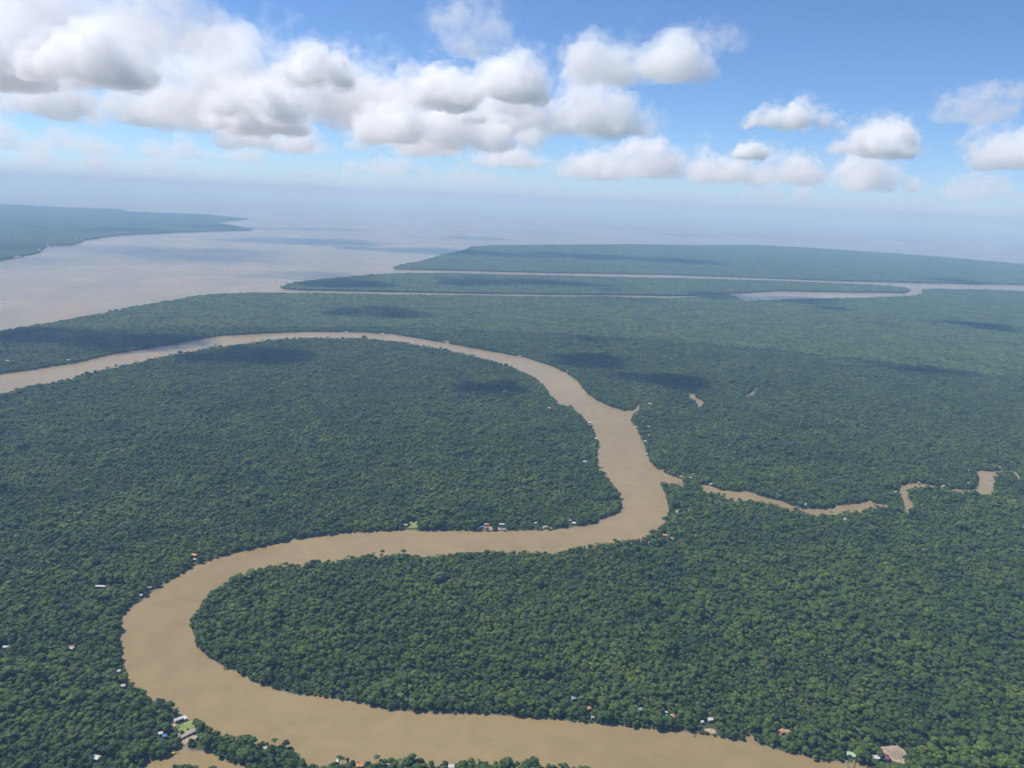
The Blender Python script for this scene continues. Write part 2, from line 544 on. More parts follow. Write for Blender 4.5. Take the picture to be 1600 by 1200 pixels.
# ------------------------------------------------------------------ tree meshes
def ico(sub):
    bm = bmesh.new()
    bmesh.ops.create_icosphere(bm, subdivisions=sub, radius=1.0)
    v = np.array([p.co[:] for p in bm.verts]); f = [tuple(q.index for q in t.verts) for t in bm.faces]
    bm.free()
    return v, f
ICO1, ICO2 = ico(1), ico(2)

def leaf_cards(rs, pts, nrm, size, jitter=0.55):
    """one small bent leaf clump (two triangles) at each point, facing roughly outwards"""
    v, f = [], []
    n = len(pts)
    for i in range(n):
        a = nrm[i] + rs.normal(0, jitter, 3)
        a /= np.linalg.norm(a) + 1e-9
        t = np.cross(a, rs.normal(0, 1, 3)); t /= np.linalg.norm(t) + 1e-9
        b = np.cross(a, t)
        s = size * rs.uniform(0.6, 1.35)
        k = len(v)
        v += [pts[i] - t * s * 0.6, pts[i] - b * s * 0.45 - a * s * 0.12, pts[i] + t * s * 0.6, pts[i] + b * s * 0.45 - a * s * 0.15]
        f += [(k, k + 1, k + 2), (k, k + 2, k + 3)]
    return v, f

def crown_mesh(name, seed, rad, hgt, base, lobes, cards, flat=0.75):
    rs = np.random.default_rng(seed)
    V, FA = [], []
    for i in range(lobes):
        a = 2 * math.pi * (i * 0.618 + rs.uniform(-.08, .08))
        q = 0.0 if i == 0 else math.sqrt((i) / lobes) * rs.uniform(0.75, 1.0)
        lr = rad * rs.uniform(0.36, 0.56) * (1.15 if i == 0 else 1.0)
        c = np.array((math.cos(a) * q * rad * 0.72, math.sin(a) * q * rad * 0.72, base + hgt * (0.62 - 0.42 * q * q + rs.uniform(-.10, .12))))
        iv, jf = ICO2 if lr > 1.9 else ICO1
        off = rs.uniform(-50, 50, 3)
        k = len(V)
        for p in iv:
            w = 1.0 + 0.34 * mnoise.noise(Vector(p * 1.9 + off)) + 0.16 * mnoise.noise(Vector(p * 4.5 + off))
            V.append(c + p * np.array((1, 1, flat)) * lr * 0.9 * w)
        FA += [tuple(k + t for t in q_) for q_ in jf]
        nc = max(6, int(cards / lobes))
        d = rs.normal(0, 1, (nc, 3)); d[:, 2] = np.abs(d[:, 2]) * 0.9 - 0.25
        d /= np.linalg.norm(d, axis=1)[:, None]
        lv, lf = leaf_cards(rs, c + d * np.array((1, 1, flat)) * lr * rs.uniform(0.85, 1.12, (nc, 1)), d, rad * 0.20)
        k = len(V)
        V += lv; FA += [tuple(k + t for t in q_) for q_ in lf]
    m = mesh_from(name, V, FA)
    m.materials.append(MAT["foliage"])
    return m

def trunk_mesh(name, seed, h, r0, limbs, spread):
    rs = np.random.default_rng(seed)
    V, FA = [], []
    def tube(p, q, ra, rb, n=5):
        p, q = np.array(p, float), np.array(q, float)
        d = (q - p) / np.linalg.norm(q - p)
        t = np.cross(d, (0.31, 0.95, 0.05)); t /= np.linalg.norm(t); b = np.cross(d, t)
        k = len(V)
        for c, r in ((p, ra), (q, rb)):
            for i in range(n):
                a = 2 * math.pi * i / n
                V.append(c + (t * math.cos(a) + b * math.sin(a)) * r)
        for i in range(n):
            FA.append((k + i, k + (i + 1) % n, k + n + (i + 1) % n, k + n + i))
        FA.append(tuple(k + n + i for i in range(n)))
    top = (rs.uniform(-.3, .3), rs.uniform(-.3, .3), h)
    tube((0, 0, -0.6), (top[0] * .5, top[1] * .5, h * .5), r0, r0 * .75)
    tube((top[0] * .5, top[1] * .5, h * .5), top, r0 * .75, r0 * .4)
    for i in range(limbs):
        a = 2 * math.pi * (i / limbs) + rs.uniform(-.4, .4)
        z = h * rs.uniform(.55, .8)
        tube((top[0] * .6, top[1] * .6, z), (math.cos(a) * spread, math.sin(a) * spread, z + spread * rs.uniform(.6, .9)), r0 * .4, r0 * .16, 4)
    m = mesh_from(name, V, FA)
    m.materials.append(MAT["bark"])
    return m

def palm_crown(name, seed, h, fr, n):
    rs = np.random.default_rng(seed)
    V, FA = [], []
    for i in range(n):
        a = 2 * math.pi * i / n + rs.uniform(-.2, .2)
        up = rs.uniform(.1, .9)
        u = np.array((math.cos(a), math.sin(a), 0)); s = np.array((-u[1], u[0], 0))
        k = len(V)
        L = fr * rs.uniform(.8, 1.1)
        N = 5
        for j in range(N + 1):
            t = j / N
            c = np.array((0, 0, h)) + u * L * t * (1 - .12 * up) + np.array((0, 0, 1)) * (up * L * .75 * t - L * 1.0 * t * t * (.45 + .25 * up))
            w = 0.62 * math.sin(math.pi * (0.12 + 0.84 * t)) + 0.04
            V += [c - s * w - np.array((0, 0, w * .45)), c, c + s * w - np.array((0, 0, w * .45))]
        for j in range(N):
            q = k + 3 * j
            FA += [(q, q + 3, q + 4, q + 1), (q + 1, q + 4, q + 5, q + 2)]
    m = mesh_from(name, V, FA)
    m.materials.append(MAT["foliage"])
    return m

KINDS = []          # (object name, crown mesh, trunk mesh, weight)
specs = [  # seed, radius, crown height, base, lobes, cards
    (11, 3.9, 6.0, 2.6, 9, 170), (12, 4.4, 6.6, 3.2, 10, 190), (13, 3.3, 5.6, 2.8, 7, 140), (14, 4.9, 5.8, 4.2, 11, 210),
    (15, 3.6, 7.2, 2.6, 9, 170), (16, 5.6, 6.6, 5.0, 13, 240), (17, 2.9, 4.4, 1.6, 6, 110), (18, 2.6, 3.0, 0.2, 6, 90), (19, 4.1, 5.0, 10.0, 9, 170)]
wts = [.19, .17, .14, .12, .13, .09, .10, .04, .035]
for (sd, r_, hh, bs, lb, cd), w in zip(specs, wts):
    KINDS.append(("rainforest_tree", crown_mesh("crown", sd, r_, hh, bs, lb, cd), trunk_mesh("trunk", sd, bs + hh * .5, 0.24 + r_ * .03, 4, r_ * .55), w * .86))
for sd, h_, fr, n_, w in ((21, 10.5, 3.6, 13, .11), (22, 8.5, 3.2, 11, .08)):
    KINDS.append(("palm_tree", palm_crown("crown", sd, h_, fr, n_), trunk_mesh("trunk", sd, h_, 0.17, 0, 1), w))

VARCOL = bpy.data.collections.new("forest_variants")     # not linked to the scene: only instanced by the forest
for i, (nm, cm, tm, w) in enumerate(KINDS):
    bm = bmesh.new()
    bm.from_mesh(cm)
    nf = len(bm.faces)
    bm.from_mesh(tm)
    bm.faces.ensure_lookup_table()
    for q in bm.faces[nf:]: q.material_index = 1
    me = bpy.data.meshes.new("forest_tree_mesh")
    bm.to_mesh(me); bm.free()
    me.materials.append(MAT["foliage"]); me.materials.append(MAT["bark"])
    VARCOL.objects.link(bpy.data.objects.new("variant_%02d" % i, me))

# far canopy: little groves of crowns, one instance stands for a handful of trees
GROVECOL = bpy.data.collections.new("grove_variants")
for i in range(5):
    rs = np.random.default_rng(60 + i)
    V, FA = [], []
    for t in range(9):
        a = 2 * math.pi * t * 0.618; q = math.sqrt(t / 9) * 9.5
        c = np.array((math.cos(a) * q, math.sin(a) * q, rs.uniform(5.5, 9.5)))
        r_ = rs.uniform(3.2, 5.0)
        off = rs.uniform(-50, 50, 3)
        k = len(V)
        for p in ICO1[0]:
            V.append(c + p * np.array((1, 1, .95)) * r_ * (1 + .5 * mnoise.noise(Vector(p * 1.7 + off))))
        FA += [tuple(k + t_ for t_ in q_) for q_ in ICO1[1]]
    me = mesh_from("grove_mesh", V, FA)
    me.materials.append(MAT["foliage"])
    GROVECOL.objects.link(bpy.data.objects.new("grove_%02d" % i, me))

def scatter(name, P, rot, scl, idx, coll, label):
    me = bpy.data.meshes.new(name)
    me.vertices.add(len(P))
    me.vertices.foreach_set("co", P.astype(np.float32).ravel())
    for nm, arr, ty in (("rz", rot, 'FLOAT'), ("sc", scl, 'FLOAT'), ("vi", idx, 'INT')):
        at = me.attributes.new(nm, ty, 'POINT')
        at.data.foreach_set("value", arr.astype(np.int32 if ty == 'INT' else np.float32))
    o = link(name, me)
    g = bpy.data.node_groups.new(name + "_scatter", 'GeometryNodeTree')
    g.interface.new_socket("Geometry", in_out='INPUT', socket_type='NodeSocketGeometry')
    g.interface.new_socket("Geometry", in_out='OUTPUT', socket_type='NodeSocketGeometry')
    n, l = g.nodes, g.links
    gi, go = n.new("NodeGroupInput"), n.new("NodeGroupOutput")
    iop = n.new("GeometryNodeInstanceOnPoints")
    ci = n.new("GeometryNodeCollectionInfo")
    ci.inputs["Collection"].default_value = coll
    ci.inputs["Separate Children"].default_value = True
    iop.inputs["Pick Instance"].default_value = True
    def attr(nm, ty):
        a = n.new("GeometryNodeInputNamedAttribute"); a.data_type = ty; a.inputs["Name"].default_value = nm
        return a.outputs["Attribute"]
    cx = n.new("ShaderNodeCombineXYZ"); l.new(attr("rz", 'FLOAT'), cx.inputs["Z"])
    l.new(gi.outputs[0], iop.inputs["Points"])
    l.new(ci.outputs[0], iop.inputs["Instance"])
    l.new(attr("vi", 'INT'), iop.inputs["Instance Index"])
    l.new(cx.outputs[0], iop.inputs["Rotation"])
    l.new(attr("sc", 'FLOAT'), iop.inputs["Scale"])
    l.new(iop.outputs[0], go.inputs[0])
    md = o.modifiers.new("scatter", 'NODES')
    md.node_group = g
    setp(o, label, "forest", kind="stuff")
    return o

def grid_points(y0, y1, sp, margin=140.0):
    """jittered hexagonal grid over the part of the ground the frame can see, plus a margin"""
    ys = np.arange(y0, y1, sp * 0.87)
    out = []
    for j, y in enumerate(ys):
        w = (y + 450) * 0.72 + 60
        xs = np.arange(-w, w, sp) + (sp * .5 if j % 2 else 0)
        out.append(np.stack([xs, np.full_like(xs, y)], 1))
    P = np.concatenate(out)
    P += rng.uniform(-.42, .42, P.shape) * sp
    x, yy, f = project(np.concatenate([P, np.full((len(P), 1), 6.0)], 1))
    return P[(x > -margin) & (x < 1600 + margin) & (yy < 1200 + 110)]

def not_cleared(P):
    m = np.ones(len(P), bool)
    for x, y, r in CLEAR:
        m &= (P[:, 0] - x) ** 2 + (P[:, 1] - y) ** 2 > r * r
    return m

def shore_ok(P, r):
    """keep stems that stand on land with at least a bit of land round them"""
    m = is_land(P)
    Q = P[m]
    ok = np.ones(len(Q), bool)
    for a in (0.3, 2.4, 4.5):
        ok &= is_land(Q + np.array((math.cos(a), math.sin(a))) * r)
    m[np.where(m)[0][~ok]] = False
    return m

# ------------------------------------------------------------------ settlements
HS = 0.74
def box_part(name, mat, parent, *b):
    return link(name, MB().box(*b).mesh(name), MAT[mat], parent)

def house(px, py, L, W, rz, roof, label, wall="tan", H=2.7, rise=None, stilts=True, name="stilt_house", cat="house", group="houses along the river", yard=None, reach=None, hip=False, annex=None):
    L, W = L * HS, W * HS
    if annex: annex = tuple(HS * q for q in annex)
    p = ground(px, py, 2.5)
    o = empty(name, (p.x, p.y, LAND_Z), R(rz))
    setp(o, label, cat, group)
    fl = 1.1 if stilts else 0.15
    rise = rise if rise is not None else W * 0.26
    if stilts:
        for sx in (-.45, 0, .45):
            for sy in (-.42, .42):
                box_part("stilt", "wood", o, sx * L - .12, sx * L + .12, sy * W - .12, sy * W + .12, -1.6, fl)
    box_part("floor", "wood", o, -L / 2 - .3, L / 2 + .3, -W / 2 - .3, W / 2 + .3, fl - .18, fl)
    wb = MB().box(-L / 2, L / 2, -W / 2, W / 2, fl + .002, fl + H)
    wb.poly([(-L / 2, -W / 2, fl + H), (-L / 2, W / 2, fl + H), (-L / 2, 0, fl + H + rise * .9)], [(0, 2, 1)])
    wb.poly([(L / 2, -W / 2, fl + H), (L / 2, W / 2, fl + H), (L / 2, 0, fl + H + rise * .9)], [(0, 1, 2)])
    w = link("wall", wb.mesh("wall"), MAT[wall], o)
    ov, th = .7, .12
    a, b, z0, z1 = L / 2 + ov, W / 2 + ov, fl + H - rise * ov / (W / 2) + .05, fl + H + rise + .05
    ia = a - (W * .45 if hip else 0)
    top = [(-a, -b, z0), (a, -b, z0), (a, b, z0), (-a, b, z0), (-ia, 0, z1), (ia, 0, z1)]
    pts = top + [(x, y, z - th) for x, y, z in top]
    fs = [(0, 1, 5, 4), (2, 3, 4, 5), (1, 2, 5), (3, 0, 4)] if hip else [(0, 1, 5, 4), (2, 3, 4, 5)]
    low = [tuple(6 + i for i in reversed(q)) for q in fs]
    rim = [(0, 6, 7, 1), (1, 7, 8, 2), (2, 8, 9, 3), (3, 9, 6, 0)] if hip else [(0, 6, 7, 1), (2, 8, 9, 3), (1, 7, 11, 5), (5, 11, 8, 2), (3, 9, 10, 4), (4, 10, 6, 0)]
    rf = link("roof", mesh_from("roof", pts, fs + low + rim), MAT[roof], o)
    box_part("ridge_cap", roof, rf, -ia, ia, -.22, .22, z1 - .02, z1 + .09)
    box_part("door", "dark", o, -.5, .5, -W / 2 - .05, -W / 2 + .02, fl + .02, fl + 2.05)
    for sx in (-.32, .32):
        for sd in (-1, 1):
            box_part("window", "dark", o, sx * L - .5, sx * L + .5, sd * (W / 2 + .02) - .04, sd * (W / 2 + .02) + .04, fl + .9, fl + 1.9)
    if annex:
        ax, ay, al, aw = annex
        box_part("annex_wall", wall, o, ax - al / 2, ax + al / 2, ay - aw / 2, ay + aw / 2, fl + .01, fl + H * .8)
        link("annex_roof", mesh_from("annex_roof", [(ax - al / 2 - .4, ay - aw / 2 - .4, fl + H * .82), (ax + al / 2 + .4, ay - aw / 2 - .4, fl + H * .82), (ax + al / 2 + .4, ay + aw / 2 + .4, fl + H), (ax - al / 2 - .4, ay + aw / 2 + .4, fl + H),
             (ax - al / 2 - .4, ay - aw / 2 - .4, fl + H * .82 + .1), (ax + al / 2 + .4, ay - aw / 2 - .4, fl + H * .82 + .1), (ax + al / 2 + .4, ay + aw / 2 + .4, fl + H + .1), (ax - al / 2 - .4, ay + aw / 2 + .4, fl + H + .1)],
             [(0, 3, 2, 1), (4, 5, 6, 7), (0, 1, 5, 4), (1, 2, 6, 5), (2, 3, 7, 6), (3, 0, 4, 7)]), MAT[roof], o)
    d = Vector((p.x, p.y)).length
    dep = math.atan2(CAM_H, d)
    rr = yard if yard is not None else max(L, W) * .5 + 3.0
    clear_at(p.x, p.y, rr)
    clear_view(p, max(W, L) * .35 + 3.0, reach if reach is not None else 9.0 / math.tan(dep))
    return o

def dock(pa, pb, width, label, z=1.5):
    a, b = ground(*pa, z), ground(*pb, z)
    L = (b - a).length
    c = (a + b) / 2
    o = empty("wooden_dock", (c.x, c.y, 0), math.atan2(b.y - a.y, b.x - a.x))
    setp(o, label, "dock", "docks and jetties")
    k = max(3, int(L / 2.5))
    n = max(2, int(L / 4))
    for i in range(k):
        x0 = -L / 2 + L * i / k
        box_part("deck_board", "cream" if width > 2 else "wood", o, x0 + .06, x0 + L / k - .06, -width / 2, width / 2, z - .12, z)
    for i in range(n + 1):
        x = -L / 2 + L * i / n
        for s in (-1, 1):
            box_part("post", "wood", o, x - .12, x + .12, s * width * .42 - .12, s * width * .42 + .12, -1.2, z - .125)
    clear_at(c.x, c.y, L * .3 + 1)
    return o

def boat(px, py, L, rz, colour, label, canopy=False, group="boats at the water's edge"):
    p = ground(px, py, 0)
    o = empty("river_boat", (p.x, p.y, 0), R(rz))
    setp(o, label, "boat", group)
    W = L * .22
    st = [(-.5, .62, .75), (-.3, .95, .6), (0, 1.0, .55), (.28, .78, .62), (.44, .35, .8), (.5, .03, .95)]
    V, FA = [], []
    for t, w, h in st:
        V += [(t * L, -w * W / 2, h), (t * L, -w * W / 3, -.25), (t * L, w * W / 3, -.25), (t * L, w * W / 2, h)]
    for i in range(len(st) - 1):
        for j in range(3):
            FA.append((4 * i + j, 4 * i + 4 + j, 4 * i + 5 + j, 4 * i + 1 + j))
    FA += [(0, 1, 2, 3), tuple(4 * len(st) - 4 + i for i in (3, 2, 1, 0))]
    link("hull", mesh_from("hull", V, FA), MAT[colour], o)
    for t in (-.25, .1):
        box_part("seat", "wood", o, t * L - .2, t * L + .2, -W * .40, W * .40, .35, .42)
    if canopy:
        for t in (-.3, .2):
            for s in (-1, 1):
                box_part("canopy_post", "wood", o, t * L - .05, t * L + .05, s * W * .38 - .05, s * W * .38 + .05, .2, 2.0)
        box_part("canopy", colour, o, -.36 * L, .26 * L, -W * .5, W * .5, 2.002, 2.12)
    return o

def patch(name, px, py, rx, ry, mat, seed, kind="structure", rz=0.0, z=LAND_Z + .05, label=None, cat=None, clear=True, front=0):
    p = ground(px, py, 0)
    N = 28
    V = [(p.x, p.y, z)]
    for i in range(N):
        a = 2 * math.pi * i / N
        w = 1 + .28 * mnoise.noise(Vector((math.cos(a) * 1.6, math.sin(a) * 1.6, seed)))
        x, y = math.cos(a) * rx * w, math.sin(a) * ry * w
        V.append((p.x + x * math.cos(rz) - y * math.sin(rz), p.y + x * math.sin(rz) + y * math.cos(rz), z))
    o = link(name, mesh_from(name, V, [(0, 1 + i, 1 + (i + 1) % N) for i in range(N)]), MAT[mat])
    setp(o, label, cat, kind=kind)
    if clear:
        for i in range(-3, 4):
            for j in range(-3, 4):
                u, v = i / 3 * .85, j / 3 * .85
                if u * u + v * v < .8:
                    x, y = u * rx, v * ry
                    CLEAR.append((p.x + x * math.cos(rz) - y * math.sin(rz), p.y + x * math.sin(rz) + y * math.cos(rz), max(2.2, min(rx, ry) * .3)))
        if front: clear_view(p, rx * .6, ry + front)
    return o

# --- lower left, round the grassy clearing
house(281, 1124, 16, 5.0, 42, "white", "long white-roofed house at the top of the bottom-left grass clearing", wall="white", annex=(7, -4, 4, 4))
house(294, 1146, 23, 5.6, 50, "beige", "long low beige-roofed shed on the lower side of the bottom-left grass clearing", wall="cream", name="shed", cat="shed", stilts=False)
house(251, 1147, 5, 4.5, 15, "white", "small square white-roofed hut left of the blue hut", wall="white", name="hut", cat="hut")
house(258, 1151, 4.6, 4.2, 10, "blue", "small hut with a bright blue roof near the bottom-left clearing", wall="slate", name="hut", cat="hut")
house(308, 1153, 3.5, 3, 30, "white", "tiny white-roofed hut among trees right of the long beige shed", wall="white", name="hut", cat="hut")
house(150, 1185, 10, 6.5, -12, "white", "white-roofed house alone among trees at the bottom-left edge", wall="white")
house(183, 1050, 9, 5, 30, "white", "white-roofed house at the left bank, upper one of the waterside pair", wall="white")
house(190, 1073, 10, 4.6, 24, "cream", "cream-roofed house at the left bank, lower one of the waterside pair", wall="cream")
house(187, 1060, 4, 4, 10, "grey", "small grey hut between the two houses on the left bank", wall="white", name="hut", cat="hut")
house(415, 1171, 6, 5, 20, "white", "small white-roofed house among trees on the tip beside the lower bend", wall="white")
house(10, 1012, 9, 4, 5, "white", "white-roofed house at the far left edge among dark trees", wall="white")
house(112, 1014, 8, 4.5, -20, "tan", "brownish roofed house in a small bare clearing on the left", wall="tan")
house(304, 868, 11, 6.5, -15, "orange", "terracotta roofed house on the left bank where the river turns", wall="tan")
house(304, 875, 5, 3, 0, "white", "small white boathouse below the terracotta roofed house", wall="white", name="hut", cat="hut")
house(157, 917, 18, 4, 2, "white", "long narrow white roof alone inland of the upper left bank", wall="white")
house(220, 931, 5, 4, 30, "white", "small pale hut on the left bank, left one of two at the bend", wall="tan", name="hut", cat="hut")
house(234, 919, 5, 3.5, 20, "grey", "small grey hut on the left bank, right one of two at the bend", wall="tan", name="hut", cat="hut")
# --- bank in the middle of the picture
house(634, 821, 8, 5, 0, "tan", "tan hut left of the bright green lawn", wall="tan", name="hut", cat="hut")
house(754, 824, 6, 5, 0, "blue", "small blue-roofed hut on the middle bank beside an orange roof", wall="white", name="hut", cat="hut")
house(760, 820, 9, 6, 8, "orange", "orange-roofed house on the middle bank beside a blue hut", wall="tan")
house(784, 820, 11, 5, 4, "white", "white-roofed house right of the orange roof on the middle bank", wall="white")
house(788, 828, 6, 4, -20, "grey", "grey landing shed at the water below the white roof on the middle bank", wall="tan", name="shed", cat="shed")
house(837, 818, 5, 4, 0, "white", "tiny white hut left of the moored blue boat", wall="white", name="hut", cat="hut")
house(853, 824, 9, 4.5, 5, "beige", "beige-roofed house right of the moored blue boat", wall="tan")
house(890, 814, 5, 4, 0, "white", "tiny white hut set back from the bank near the big right bend", wall="white", name="hut", cat="hut")
house(897, 818, 8, 5, -20, "white", "white-roofed waterside house near the big right bend", wall="white")
# --- inner bank of the upper right bend
house(858, 638, 12, 6.5, 0, "white", "bright white roof on the upper end of the inner bank", wall="white")
house(922, 661, 13, 5, 0, "white", "white-roofed house built out over the water on the inner bank", wall="white")
house(930, 686, 12, 5.5, 5, "cream", "cream-roofed house over the water below the white one on the inner bank", wall="cream")
house(914, 722, 11, 5.5, -12, "white", "white roof set back from the inner bank, lowest of four there", wall="white")
# --- outer bank
house(1015, 631, 15, 5, -25, "cream", "long cream roof in trees above the small inlet", wall="cream")
house(1013, 667, 8, 5, 0, "white", "white roof inland below the small inlet", wall="white")
house(1014, 680, 7, 5, 0, "orange", "pale orange roof at the landward end of the upper jetty", wall="white")
house(994, 668, 7, 4.5, 0, "white", "white hut over the water below the small inlet", wall="white", name="hut", cat="hut")
house(1008, 690, 10, 4.5, 0, "cream", "cream-roofed house over the water between two jetties", wall="cream")
house(1010, 710, 6, 4, 0, "white", "small white hut at the water below the long jetty", wall="white", name="hut", cat="hut")
house(1077, 747, 12, 4.5, 5, "white", "white roof with a green lawn beside the creek mouth", wall="white")
house(1110, 757, 8, 5, 20, "white", "white-roofed house on the upper bank of the narrow creek", wall="white")
house(1138, 781, 6, 4, 0, "white", "small white hut below the narrow creek", wall="white", name="hut", cat="hut")
house(1058, 801, 7, 5, 0, "green", "pale green-white roof right of the river bend", wall="white")
house(1258, 789, 12, 6, 75, "white", "bright white house on the creek beside a blue shed", wall="white")
house(1246, 792, 6, 4, 0, "blue", "blue shed on the creek beside the bright white house", wall="slate", name="shed", cat="shed")
house(1320, 812, 7, 5, 0, "white", "lone white roof in forest below the creek", wall="white")
house(1399, 769, 7, 4, 0, "white", "white hut at the left side of the first creek pool", wall="white", name="hut", cat="hut")
house(1435, 755, 7, 4.5, 10, "tan", "tan hut at the upper end of the first creek pool", wall="tan", name="hut", cat="hut")
house(1474, 760, 7, 5, 0, "cream", "cream hut on the thin creek between the two pools", wall="cream", name="hut", cat="hut")
house(1513, 736, 5, 4, 0, "white", "tiny white hut above left of the second creek pool", wall="white", name="hut", cat="hut")
house(1513, 755, 5, 4, 0, "green", "tiny pale green hut left of the second creek pool", wall="white", name="hut", cat="hut")
house(1561, 731, 7, 5, 0, "white", "white roof at the top right of the second creek pool", wall="white")
# --- hamlet on the corner of the big bend
house(1022, 829, 9, 6, 10, "red", "red-roofed house, highest of the hamlet on the river corner", wall="tan")
house(1005, 840, 8, 5, 0, "red", "pale red roof at the water, leftmost of the corner hamlet", wall="white")
house(1039, 837, 11, 6, -10, "orange", "orange roof in the middle of the corner hamlet", wall="tan")
house(1050, 842, 7, 5, -30, "orange", "small orange roof at the right end of the corner hamlet", wall="white")
house(1015, 848, 6, 5, 15, "white", "white hut, lowest of the corner hamlet", wall="white", name="hut", cat="hut")
# --- lower right bank
house(919, 1108, 6.5, 5, 30, "orange", "small orange-roofed hut on the lower bank, leftmost of the orange roofs there", wall="orange", name="hut", cat="hut")
house(926, 1122, 4, 3, 0, "tan", "tiny tan hut at the water below the leftmost orange hut", wall="tan", name="hut", cat="hut")
house(896, 1092, 7, 5, 20, "slate", "bluish grey roof among trees above the lower bank", wall="slate")
house(1000, 1110, 7, 5, 30, "grey", "grey-roofed house half hidden by trees above the lower bank", wall="white")
house(1051, 1121, 7, 5.5, 80, "orange", "orange-roofed house beside a blue awning on the lower bank", wall="tan")
house(1043, 1119, 5, 2.5, -15, "blue", "narrow blue awning hut left of the orange house on the lower bank", wall="white", name="hut", cat="hut", H=2.2)
house(1041, 1114, 2.6, 2.6, 0, "white", "tiny white hut behind the blue awning", wall="white", name="hut", cat="hut")
house(1109, 1125, 8, 6, 15, "white", "white house with pale walls right of the orange one on the lower bank", wall="white")
house(1097, 1129, 3.2, 3, 0, "white", "tiny white shed left of the white house on the lower bank", wall="white", name="shed", cat="shed")
house(1221, 1144, 8, 6, 35, "orange", "rusty orange shed roof on bare earth near the small notch in the bank", wall="tan", name="shed", cat="shed")
house(1329, 1179, 10, 6, -10, "green", "pale green and white house with two jetties at the bottom right", wall="white", annex=(4, -4.5, 5, 3.5))
house(1369, 1185, 7, 6.5, 10, "white", "white-roofed house left of the maroon roof at the bottom right", wall="white")
house(1384, 1184, 10, 8, 65, "maroon", "large maroon-roofed house beside the timber frame at the bottom right", wall="white", hip=True)
# --- near bank at the bottom edge
house(562, 1197, 9, 6, 10, "orange", "bright orange roof at the bottom edge of the picture", wall="tan")
house(705, 1199, 7, 5, 0, "white", "white roof at the middle of the bottom edge", wall="white")
# --- far north bank and the estuary shore
house(541, 519, 14, 7, 0, "white", "white house on the far north bank, left of the far bend", wall="white")
house(598, 522, 16, 7, 0, "white", "white house on the far north bank, next right of the first", wall="cream")
house(697, 534, 34, 6, 20, "white", "long white building on the far north bank", wall="white")
house(812, 557, 16, 6, 0, "cream", "cream house on the far north bank, nearest the bend", wall="cream")
house(886, 580, 9, 6, 0, "white", "small white house above the bluish reach of the upper river", wall="white")
house(107, 563, 18, 6, 5, "white", "white house on the shaded north bank at the far left", wall="white")
house(12, 564, 16, 7, 0, "grey", "grey house on the north bank at the left edge", wall="grey")
for i, (x, y, L_, c, t) in enumerate([(26, 402, 70, "cream", "long cream waterfront building, lowest on the far left island"), (62, 391, 45, "white", "white waterfront building in the middle of the far left island"),
                                      (73, 384, 50, "cream", "cream waterfront building highest up the far left island shore"), (118, 373, 60, "white", "pale building in the trees of the far left island")]):
    house(x, y, L_, 16, 3, c, t, wall="white", H=6, stilts=False, name="waterfront_building", cat="building", group="waterfront buildings on the far island")

# --- timber frame at the lower right
def timber_frame(px, py, rz):
    p = ground(px, py, 0)
    o = empty("timber_frame", (p.x, p.y, LAND_Z), R(rz))
    setp(o, "open timber building frame with rows of pale posts on bare ground at bottom right", "building frame")
    for i in range(6):
        for j in range(5):
            x, y = -7.5 + 3 * i, -8 + 4 * j
            box_part("post", "cream", o, x - .16, x + .16, y - .16, y + .16, -.1, 3.2)
    for i in range(6):
        x = -7.5 + 3 * i
        box_part("beam", "beige", o, x - .14, x + .14, -8.5, 8.5, 3.205, 3.5)
    for j in range(5):
        y = -8 + 4 * j
        box_part("purlin", "tan", o, -8, 8, y - .12, y + .12, 3.505, 3.7)
    for i in range(11):
        x = -7.5 + 1.5 * i
        if i % 3 != 2:
            box_part("roof_batten", "tan", o, x - .3, x + .3, -1 if i % 2 else -4, 8.3, 3.705, 3.78)
    clear_at(p.x, p.y, 14)
    clear_view(p, 12, 24)
timber_frame(1399, 1178, 12)
patch("bare_earth", 1398, 1178, 14, 15, "earth", 3)

# --- lawns and bare ground
patch("lawn", 645, 820, 12, 18, "grass", 4, front=8, label="bright green lawn on the middle river bank", cat="lawn")
patch("lawn", 288, 1138, 9, 14, "grass", 5, rz=R(-30))
patch("lawn", 1010, 655, 16, 14, "grass", 6)
patch("lawn", 1083, 743, 12, 10, "grass", 7)
patch("lawn", 1055, 797, 10, 9, "grass", 8)
patch("lawn", 1550, 728, 14, 12, "grass", 9)
patch("bare_earth", 276, 1150, 8, 3.5, "earth", 22, rz=R(45), z=LAND_Z + .09)
patch("bare_earth", 299, 1154, 6, 4, "earth", 23, z=LAND_Z + .09)
patch("bare_earth", 270, 1133, 5, 6, "earth", 24, z=LAND_Z + .09)
patch("bare_earth", 1032, 713, 10, 9, "earth", 10)
patch("bare_earth", 1078, 797, 14, 8, "earth", 11)
patch("bare_earth", 765, 826, 22, 8, "earth", 12)
patch("bare_earth", 1226, 1146, 10, 7, "earth", 13)
patch("bare_earth", 174, 1055, 7, 6, "earth", 14)
patch("bare_earth", 110, 1014, 8, 6, "earth", 15)
patch("bare_earth", 290, 1158, 3.5, 8, "earth", 16)
patch("bare_earth", 855, 825, 14, 6, "earth", 17)
patch("bare_earth", 1110, 1143, 7, 5, "earth", 18)
patch("bare_earth", 1066, 745, 14, 9, "earth", 19)
patch("bare_earth", 1040, 736, 12, 7, "earth", 20)
patch("sandbar", 402, 360.5, 70, 60, "earth", 21, z=.35)

